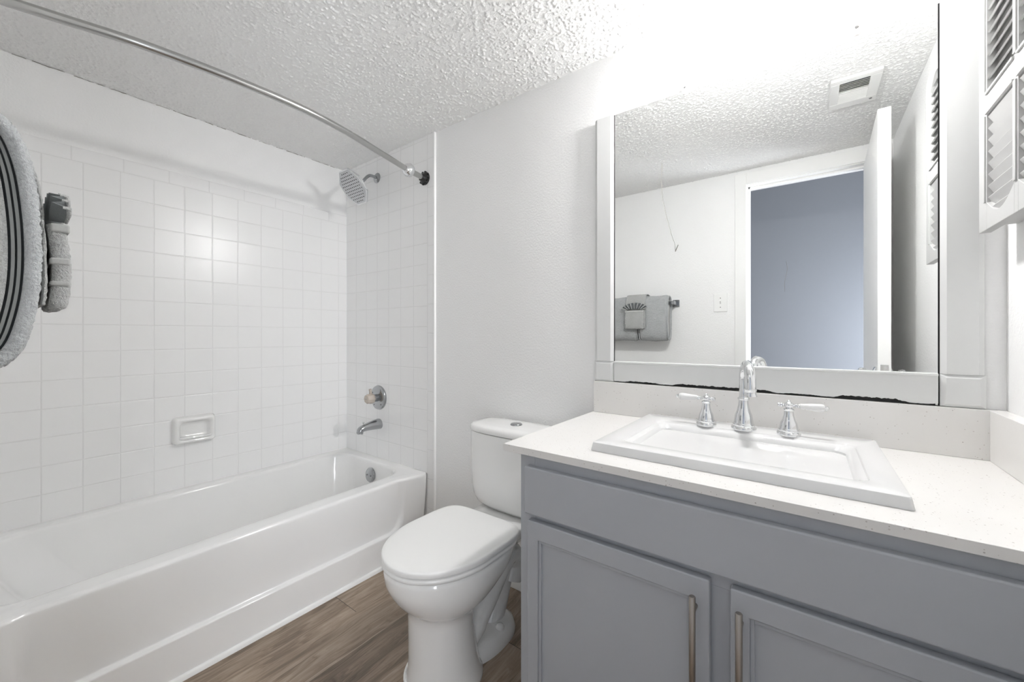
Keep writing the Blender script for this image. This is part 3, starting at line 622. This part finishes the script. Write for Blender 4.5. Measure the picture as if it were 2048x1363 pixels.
# ------------------------------------------------------------------ mirror and its painted frame
mir = thing('wall_mirror', (2.21, -0.004, 0.94), 'large frameless-topped wall mirror above the vanity, clipped to the wall', 'mirror')
MX0, MX1, MZ0, MZ1 = 1.786, 2.634, 0.938, 1.9215
bx('backing', (MX0, MX1, -0.0032, -0.0003, MZ0, MZ1+0.0015), 'dark', mir)
bx('glass', (1.7975, 2.6245, -0.0058, -0.0033, MZ0+0.0005, MZ1), 'mirror', mir)
for (x, q) in ((2.042, 0), (2.473, 1)):
    b_ = new(); prism(b_, [(x-0.009, MZ1+0.016), (x+0.009, MZ1+0.016), (x+0.010, MZ1-0.004), (x+0.006, MZ1-0.010), (x-0.006, MZ1-0.010), (x-0.010, MZ1-0.004)], 1, -0.0095, -0.0060)
    box(b_, x-0.008, x+0.008, -0.0061, -0.0004, MZ1+0.003, MZ1+0.0155); cl = obj('mirror_clip', b_, 'clip', mir, 35, 0.001)
    b_ = new(); lathe(b_, (x, -0.0092, MZ1+0.010), (0, -1, 0), [(0, 0.0042), (0.0015, 0.0035), (0.002, 0.0005)], 12); obj('clip_screw', b_, 'screw', cl)
b_ = new(); hp = [(1.967, -0.0063, 1.70), (1.966, -0.0063, 1.62), (1.975, -0.0063, 1.55), (1.990, -0.0063, 1.485), (2.000, -0.0063, 1.445), (2.0085, -0.0063, 1.418), (2.0105, -0.0063, 1.395)]
tube(b_, smoothpath(hp, 6), 0.0005, 6); tube(b_, [(2.0105, -0.0063, 1.391), (2.0200, -0.0063, 1.4125)], 0.0011, 6); tag(obj('hair_strand', b_, 'scratch', mir, 60), 'thin dark hair line on the glass')
b_ = new(); tube(b_, smoothpath([(2.318, -0.0063, 1.325), (2.321, -0.0063, 1.30), (2.315, -0.0063, 1.265), (2.3155, -0.0063, 1.235)], 5), 0.0003, 6); obj('hair_strand', b_, 'scratch', mir, 60)
b_ = new(); prism(b_, [(1.800, 0.9378), (2.620, 0.9378), (2.620, 0.958), (1.800, 0.958)], 1, -0.0075, -0.0060); tag(obj('worn_edge', b_, 'dark', mir), 'black desilvered bottom edge')
# frame boards
fr = thing('mirror_frame', (2.21, -0.01, 0.94), 'grey-white painted board frame along the sides and bottom of the mirror', 'mirror frame')
def board(name, x0, x1, z0, z1, yf=-0.0165, bevx=0.010, bevz=0.008, poly=None):
    b_ = new(); r = [(x0, z0), (x1, z0), (x1, z1), (x0, z1)]
    rr = [(x0+bevx, z0+bevz), (x1-bevx, z0+bevz), (x1-bevx, z1-bevz), (x0+bevx, z1-bevz)]
    loft(b_, [[(p[0], -0.0062, p[1]) for p in r], [(p[0], yf+0.006, p[1]) for p in r], [(p[0], yf, p[1]) for p in rr]])
    return obj(name, b_, 'frame', fr, 20, 0.0006)
board('side_board', 1.722, 1.7945, 1.0125, 1.9205, bevz=0.0); board('side_board', 2.6275, 2.699, 1.0155, 2.0535, bevz=0.0)
for (x0, x1, z0, z1) in ((1.719, 1.7955, 0.9372, 1.0120), (2.627, 2.7015, 0.9372, 1.0150)): board('corner_block', x0, x1, z0, z1, -0.0175)
# bottom rail with a chipped lower edge
b_ = new(); n = 260; low = []
for i in range(n+1):
    s = i/n; x = 1.798+s*(2.6235-1.798); z = 0.9405
    for (a0, a1, dz) in ((0.05, 0.20, 0.004), (0.25, 0.60, 0.0065), (0.62, 0.73, 0.002), (0.76, 0.94, 0.0075)):
        if a0 < s < a1: z += dz*min(1, (s-a0)/0.02, (a1-s)/0.03)*(0.75+0.25*random.random())
    if s > 0.97: z += 0.002*(s-0.97)/0.03
    low.append((x, z+random.uniform(-0.0002, 0.0005)+(0.0009*math.sin(i*0.9)*math.sin(i*0.23) if z > 0.9425 else 0)))
top = [(2.6235, 1.0165), (1.798, 1.0135)]
prism(b_, low+top, 1, -0.0165, -0.0078)
obj('bottom_rail', b_, 'frame', fr, 20, 0.0012)
b_ = new(); prism(b_, [(1.798, 1.0065), (2.6235, 1.0095), (2.6235, 1.0165), (1.798, 1.0135)], 1, -0.0200, -0.0166); obj('bottom_bead', b_, 'frame', fr, 20, 0.002)

# ------------------------------------------------------------------ vanity light
LX, LY, LZ = 2.222, -0.080, 1.987
vl = thing('vanity_light', (LX, 0, 2.06), 'glowing white glass wall light above the mirror', 'lamp')
b_ = new(); lathe(b_, (LX, -0.0003, 2.092), (0, -1, 0), [(0, 0.055), (0.012, 0.055), (0.020, 0.045), (0.022, 0.002)], 36); obj('backplate', b_, 'white', vl, 50)
b_ = new(); tube(b_, smoothpath([(LX, -0.018, 2.098), (LX, -0.05, 2.119), (LX, LY, 2.124), (LX, LY, 2.105)], 6), 0.008, 14); obj('arm', b_, 'white', vl, 60)
b_ = new(); rings = []
pr = [(2.092, 0.020), (2.088, 0.032), (2.078, 0.041), (2.063, 0.046), (2.043, 0.050), (2.02, 0.054), (2.000, 0.058), (1.989, 0.0615), (LZ, 0.061), (1.9885, 0.0580), (2.000, 0.0545), (2.02, 0.0505), (2.043, 0.0465), (2.060, 0.043), (2.074, 0.038), (2.084, 0.025)]
for (z, r) in pr: rings.append([(LX+r*math.cos(a), LY+r*math.sin(a), z) for a in (2*PI*k/28 for k in range(28))])
loft(b_, rings, False, False); obj('glass_shade', b_, 'lit', vl, 60)
b_ = new(); lathe(b_, (LX, LY, 2.074), (0, 0, -1), [(0, 0.012), (0.045, 0.013), (0.065, 0.019), (0.085, 0.0265), (0.1, 0.0295), (0.112, 0.0295), (0.124, 0.0245), (0.132, 0.015), (0.1355, 0.0005)], 24); obj('bulb', b_, 'bulb', vl, 60)
b_ = new(); lathe(b_, (LX, LY, 2.109), (0, 0, -1), [(0, 0.018), (0.014, 0.022), (0.026, 0.022), (0.028, 0.012)], 20); obj('socket', b_, 'white', vl, 50)

# ------------------------------------------------------------------ louvred medicine cabinet on the right wall
mc = thing('medicine_cabinet', (2.71, -0.255, 1.339), 'white louvred medicine cabinet on the right wall above the side splash', 'cabinet')
XF, Z0, Z1, Y0, Y1 = 2.680, 1.339, 1.935, -0.4545, -0.056
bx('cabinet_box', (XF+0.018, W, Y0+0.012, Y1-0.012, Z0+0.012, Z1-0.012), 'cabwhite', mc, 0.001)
cols = ((-0.2465, -0.103), (-0.4075, -0.264)); MR0, MR1 = 1.586, 1.636; LZ0, LZ1 = 1.398, 1.876
b_ = new(); XB = XF+0.018
box(b_, XF, XB, -0.103, Y1, Z0, Z1); box(b_, XF, XB, Y0, -0.4075, Z0, Z1); box(b_, XF, XB, -0.264, -0.2465, Z0, Z1)
for (a, c_) in cols:
    box(b_, XF, XB, a, c_, MR0, MR1)
    n = 16; arc_ = [(a+(c_-a)*i/n, LZ0-0.030*math.sin(PI*i/n)) for i in range(n+1)]; prism(b_, [(a, Z0)]+[(c_, Z0)]+list(reversed(arc_)), 0, XF, XB)
    arc_ = [(a+(c_-a)*i/n, LZ1+0.034*math.sin(PI*i/n)) for i in range(n+1)]; prism(b_, arc_+[(c_, Z1), (a, Z1)], 0, XF, XB)
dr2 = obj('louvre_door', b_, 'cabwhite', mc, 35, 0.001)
b_ = new()           # moulding lines along the rails and stiles
for (a, c_) in cols:
    for (z0, z1) in ((MR1-0.0065, MR1-0.001), (MR0+0.001, MR0+0.0065)): box(b_, XF-0.0035, XF+0.001, a, c_, z0, z1)
    for (yy, q) in ((c_, 1), (a, -1)):
        for (z0, z1) in ((LZ0, MR0), (MR1, LZ1)): box(b_, XF-0.003, XF+0.001, min(yy+q*0.003, yy+q*0.009), max(yy+q*0.003, yy+q*0.009), z0, z1)
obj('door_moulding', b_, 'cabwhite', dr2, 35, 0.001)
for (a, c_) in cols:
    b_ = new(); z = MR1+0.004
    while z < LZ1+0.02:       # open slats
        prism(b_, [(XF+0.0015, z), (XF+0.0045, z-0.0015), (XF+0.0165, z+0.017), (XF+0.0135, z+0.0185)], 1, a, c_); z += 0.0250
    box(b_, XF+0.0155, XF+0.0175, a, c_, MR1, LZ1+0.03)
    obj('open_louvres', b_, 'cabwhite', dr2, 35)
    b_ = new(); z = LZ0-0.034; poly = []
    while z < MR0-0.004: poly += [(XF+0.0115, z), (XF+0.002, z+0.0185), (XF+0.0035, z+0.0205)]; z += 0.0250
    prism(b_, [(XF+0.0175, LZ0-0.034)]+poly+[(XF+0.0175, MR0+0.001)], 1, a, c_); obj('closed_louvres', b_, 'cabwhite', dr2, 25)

# ------------------------------------------------------------------ exhaust vent on the ceiling (seen in the mirror)
VX0, VX1, VY0, VY1 = 2.446, 2.606, -0.952, -0.697
vt = thing('exhaust_vent', (2.525, -0.825, H), 'white slatted exhaust vent cover on the textured ceiling, seen in the mirror', 'vent')
b_ = new(); ix0, ix1, iy0, iy1 = 2.476, 2.572, -0.905, -0.727; zt, zb = H-0.0005, H-0.012
for (x0, x1, y0, y1) in ((VX0, VX1, VY0, iy0), (VX0, VX1, iy1, VY1), (VX0, ix0, iy0, iy1), (ix1, VX1, iy0, iy1)): box(b_, x0, x1, y0, y1, zb, zt)
obj('cover_plate', b_, 'grille', vt, 35, 0.002)
bx('shaft', (ix0, ix1, iy0, iy1, H-0.0025, H-0.0004), 'dark', vt)
for k in range(13):
    b_ = new(); y = iy0+0.008+k*(iy1-iy0-0.016)/12; sl = -0.006 if k > 5 else 0.006
    prism(b_, [(y-sl-0.0012, zb+0.0005), (y-sl+0.0012, zb+0.0005), (y+sl+0.0012, H-0.003), (y+sl-0.0012, H-0.003)], 0, ix0, ix1); obj('slat', b_, 'grille', vt, 35)
bx('divider', (ix0, ix1, -0.8205, -0.8125, zb, H-0.003), 'grille', vt)
b_ = new(); lathe(b_, (2.588, -0.925, zb), (0, 0, -1), [(0, 0.006), (0.002, 0.005), (0.0022, 0.0005)], 14); obj('screw', b_, 'screw', vt)

# ------------------------------------------------------------------ light switch on the wall behind the camera
ls = thing('light_switch', (1.910, -D, 1.32), 'white toggle light switch left of the doorway, seen in the mirror', 'light switch')
bx('switch_plate', (1.870, 1.950, -D+0.0003, -D+0.006, 1.260, 1.380), 'white', ls, 0.003, 3)
b_ = new(); prism(b_, [(-D+0.005, 1.312), (-D+0.005, 1.330), (-D+0.016, 1.336), (-D+0.018, 1.330), (-D+0.009, 1.312)], 0, 1.906, 1.914); obj('toggle', b_, 'white', ls)
for z in (1.290, 1.350):
    b_ = new(); lathe(b_, (1.910, -D+0.006, z), (0, 1, 0), [(0, 0.0032), (0.001, 0.0025), (0.0012, 0.0004)], 10); obj('screw', b_, 'screw', ls)

# ------------------------------------------------------------------ towel bar and towels
BZ, BY = 1.328, -D+0.089
br = thing('towel_bar', (1.3, -D, BZ), 'square chrome towel bar on the wall behind the camera, left of the switch', 'towel bar')
b_ = new(); box(b_, 0.985, 1.640, BY-0.0075, BY+0.0075, BZ-0.009, BZ+0.009); obj('bar', b_, 'chrome_dull', br, 35, 0.0015)
for x in (0.992, 1.633):
    b_ = new(); box(b_, x-0.010, x+0.010, -D+0.0003, BY+0.010, BZ-0.012, BZ+0.012); box(b_, x-0.022, x+0.022, -D+0.0003, -D+0.010, BZ-0.024, BZ+0.024); obj('bar_post', b_, 'chrome_dull', br, 35, 0.002)

def drape(ins, yoff=0.0, zlow=1.068, fr=0.0, ztop=1.377):
    """side outline (y,z) of a folded bath towel hanging over the bar: front bulge, rounded top and bottom"""
    F = [(-1.470, 1.335), (-1.462, 1.358), (-1.440, 1.374), (-1.416, 1.379), (-1.396, 1.374), (-1.3795, 1.352), (-1.369, 1.315), (-1.3635, 1.27), (-1.361, 1.225), (-1.3615, 1.18), (-1.3655, 1.14), (-1.374, 1.10), (-1.386, 1.078), (-1.402, 1.068), (-1.430, 1.070), (-1.454, 1.085), (-1.466, 1.12), (-1.470, 1.18), (-1.472, 1.25), (-1.4725, 1.31)]
    pts = smoothpath([(p[0]+yoff, p[1], 0) for p in F]+[(F[0][0]+yoff, F[0][1], 0)], 4)[:-1]
    P2 = [Vector((p.x, p.y)) for p in pts]; n = len(P2); out = []
    for i in range(n):
        tg = (P2[(i+2) % n]-P2[i-2]).normalized(); nn = Vector((tg.y, -tg.x)); out.append(P2[i]+nn*ins)
    return out
def towel(name, x0, x1, label, group, rnd):
    tw = thing(name, ((x0+x1)/2, -1.42, 1.07), label, 'towel', group)
    R_ = random.Random(rnd)
    # outer terry layer, dense so that the pile roughens its outline
    out = drape(0.0); inn = drape(0.0155)
    nx = int((x1-x0)/0.004); b_ = new(); n = len(out)
    # resample finer
    def fine(Pl, k=3):
        L = []
        for i in range(len(Pl)):
            a, c_ = Pl[i], Pl[(i+1) % len(Pl)]
            for j in range(k): L.append(a.lerp(c_, j/k))
        return L
    O = fine(out); I = fine(inn); n = len(O); ctr = sum((p for p in O), Vector((0, 0)))/n
    rows = []
    for ix in range(nx+1):
        s = ix/nx; x = x0+(x1-x0)*s
        # the side edges are folded over: round them a little
        e_ = min(s, 1-s)*(x1-x0); rd = 0.010*max(0, 1-e_/0.012)**2
        row = []
        for i, p in enumerate(O):
            wv = 0.0025*math.sin(x*37+p.y*9+rnd)+R_.uniform(-0.0013, 0.0017)
            dd = (p-I[i]).normalized(); q = p+dd*(wv-rd)
            row.append((x+(R_.uniform(-0.0012, 0.0012)), q.x, q.y))
        rows.append(row)
    mk = lambda P3: [b_.verts.new(p) for p in P3]
    V = [mk(r) for r in rows]
    for a, c_ in zip(V, V[1:]):
        for i in range(n): b_.faces.new((a[i], a[(i+1) % n], c_[(i+1) % n], c_[i]))
    for (vr, x, q) in ((V[0], x0, -1), (V[-1], x1, 1)):       # side faces: the pile rolls over to the inner outline
        prev = vr
        for (fr_, dx) in ((0.12, 0.0035), (0.3, 0.0065), (0.5, 0.0075), (0.7, 0.0065), (0.88, 0.0035), (1.0, -0.004)):
            jit = 0.0013 if fr_ < 1 else 0
            cur = []
            for i in range(n):
                p = O[i].lerp(I[i], fr_); dd = (O[i]-I[i]).normalized()*R_.uniform(-jit, jit)
                cur.append(b_.verts.new((x+q*dx+R_.uniform(-jit, jit), p.x+dd.x, p.y+dd.y)))
            for i in range(n):
                j = (i+1) % n; b_.faces.new((prev[i], prev[j], cur[j], cur[i]))
            prev = cur
    obj('terry_cover', b_, 'terry', tw, 80)
    # folded woven bands showing on the side
    for k, (a0, a1, mt, dx) in enumerate(((0.0155, 0.0178, 'band_dark', -0.005), (0.0178, 0.0206, 'band', -0.001), (0.0206, 0.0226, 'band_dark', -0.005), (0.0226, 0.0254, 'band', -0.001), (0.0254, 0.0278, 'band_dark', -0.005))):
        b_ = new(); A = drape(a0); B = drape(a1); n2 = len(A); L = []
        for x in (x0+0.001-dx*0.5, x1-0.001+dx):
            L.append(([b_.verts.new((x, p.x, p.y)) for p in A], [b_.verts.new((x, p.x, p.y)) for p in B]))
        for i in range(n2):
            j = (i+1) % n2
            b_.faces.new((L[0][0][i], L[0][0][j], L[1][0][j], L[1][0][i])); b_.faces.new((L[0][1][j], L[0][1][i], L[1][1][i], L[1][1][j]))
            b_.faces.new((L[1][0][i], L[1][0][j], L[1][1][j], L[1][1][i])); b_.faces.new((L[0][0][j], L[0][0][i], L[0][1][i], L[0][1][j]))
        obj('woven_band', b_, mt, tw, 60)
    b_ = new(); A = drape(0.0278); bar_ = []
    for p in A:                       # the fold is open round the bar
        d_ = p-Vector((BY, BZ)); bar_.append(Vector((BY, BZ))+d_.normalized()*0.0138)
    n2 = len(A); rr = []
    for (x, Q) in ((x0+0.002, bar_), (x0+0.002, A), (x1-0.002, A), (x1-0.002, bar_)): rr.append([b_.verts.new((x, p.x, p.y)) for p in Q])
    rr.append(rr[0])
    for a_, c_ in zip(rr, rr[1:]):
        for i in range(n2): b_.faces.new((a_[i], a_[(i+1) % n2], c_[(i+1) % n2], c_[i]))
    obj('terry_core', b_, 'terry_light', tw, 60)
    return tw
towel('bath_towel', 1.020, 1.398, 'grey bath towel on the bar, the one farther from the switch', 'grey bath towels on the bar', 3)
towel('bath_towel', 1.420, 1.608, 'grey bath towel on the bar, nearest the light switch', 'grey bath towels on the bar', 11)

# folded hand towel with a pocket and a fanned washcloth over the split between the bath towels
ht = thing('hand_towel', (1.36, -1.35, 1.15), 'light grey hand towel folded to a pocket, hung over the two bath towels', 'towel')
def strip(pts, x0, x1, thick, mt, name, parent, wob=0.001, seed=1, flare=0.0):
    R_ = random.Random(seed); b_ = new(); P = smoothpath([(0, p[0], p[1]) for p in pts], 6); n = len(P); nx = max(6, int((x1-x0)/0.004))
    nrm_ = []
    for i in range(n):
        d = (P[min(i+1, n-1)]-P[max(i-1, 0)]).normalized(); nrm_.append(Vector((0, -d.z, d.y)))
    rows = []
    for k in range(nx+1):
        s = k/nx; x = x0+(x1-x0)*s; e_ = min(s, 1-s)*(x1-x0); th = thick*(1-0.7*max(0, 1-e_/0.006)**2)
        up = [P[i]+nrm_[i]*(th/2+R_.uniform(-wob, wob)) for i in range(n)]; dn = [P[i]-nrm_[i]*th/2 for i in range(n-1, -1, -1)]
        rows.append([(x+R_.uniform(-wob, wob)*0.6, p.y, p.z) for p in up+dn])
    loft(b_, rows); return obj(name, b_, mt, parent, 80)
strip([(-1.483, 1.15), (-1.484, 1.22), (-1.486, 1.29), (-1.487, 1.335), (-1.479, 1.370), (-1.448, 1.389), (-1.415, 1.3925), (-1.384, 1.384), (-1.364, 1.353), (-1.3555, 1.31), (-1.3535, 1.27), (-1.3515, 1.22), (-1.3515, 1.175), (-1.353, 1.155)], 1.328, 1.468, 0.005, 'terry_light', 'drape', ht, 0.001, 5)
# pocket: thick folded pad
b_ = new(); R_ = random.Random(9)
def pad(y, ins, rz):
    p = rrect(1.333+ins, 1.462-ins, 1.149+ins, 1.279-ins*0.5, 0.010, 0, (30, 30), 5)
    return [(q[0]+R_.uniform(-rz, rz), y+0.010*math.sin((q[1]-1.15)*28)*0.4+R_.uniform(-rz, rz), q[1]+R_.uniform(-rz, rz)) for q in p]
loft(b_, [pad(-1.3475, 0.004, 0.0004), pad(-1.344, 0.0, 0.0014), pad(-1.339, 0.0, 0.0014), pad(-1.334, 0.0, 0.0014), pad(-1.330, 0.003, 0.0014), pad(-1.3275, 0.010, 0.001), pad(-1.327, 0.03, 0.001)])
pk = obj('pocket', b_, 'terry_light', ht, 80)
for (z, hh, yy) in ((1.265, 0.0135, -1.3255), (1.216, 0.011, -1.3250), (1.184, 0.008, -1.3256)):
    bx('woven_hem', (1.3315, 1.4645, -1.3465, yy, z, z+hh), 'hem', pk, 0.0035, 3)
wc = thing('washcloth', (1.365, -1.325, 1.28), 'grey washcloth fanned out of the hand towel pocket', 'washcloth')
b_ = new(); b2 = new(); npl = 17; A0 = []; A1 = []
for k in range(npl):
    a = math.radians(-66+132*k/(npl-1)); fr_ = k % 2 == 0; y = -1.3290 if fr_ else -1.3450
    u = Vector((math.sin(a), 0, math.cos(a))); cb = Vector((1.3975, y, 1.2782))+Vector((0.046*math.sin(a), 0, 0.0))+u*0.012
    Ln = 0.043-0.006*abs(math.sin(a))**3; A0.append((cb, cb+u*Ln*0.55+Vector((0, 0.0015 if fr_ else -0.001, 0)), cb+u*Ln))
    if fr_: tube(b2, [cb, cb+u*Ln*0.55+Vector((0, 0.0015, 0)), cb+u*Ln, cb+u*Ln+Vector((0, -0.006, 0))], [0.0022, 0.0026, 0.0030, 0.0022], 8)
vs = [[b_.verts.new(p) for p in r] for r in A0]
for r0, r1 in zip(vs, vs[1:]):
    for i in range(2): b_.faces.new((r0[i], r0[i+1], r1[i+1], r1[i]))
fan = obj('pleated_fan', b_, 'band_mid', wc, 0)
md = fan.modifiers.new('thick', 'SOLIDIFY'); md.thickness = 0.0016; md.offset = 0
obj('fold_edges', b2, 'terry_light', wc, 60)
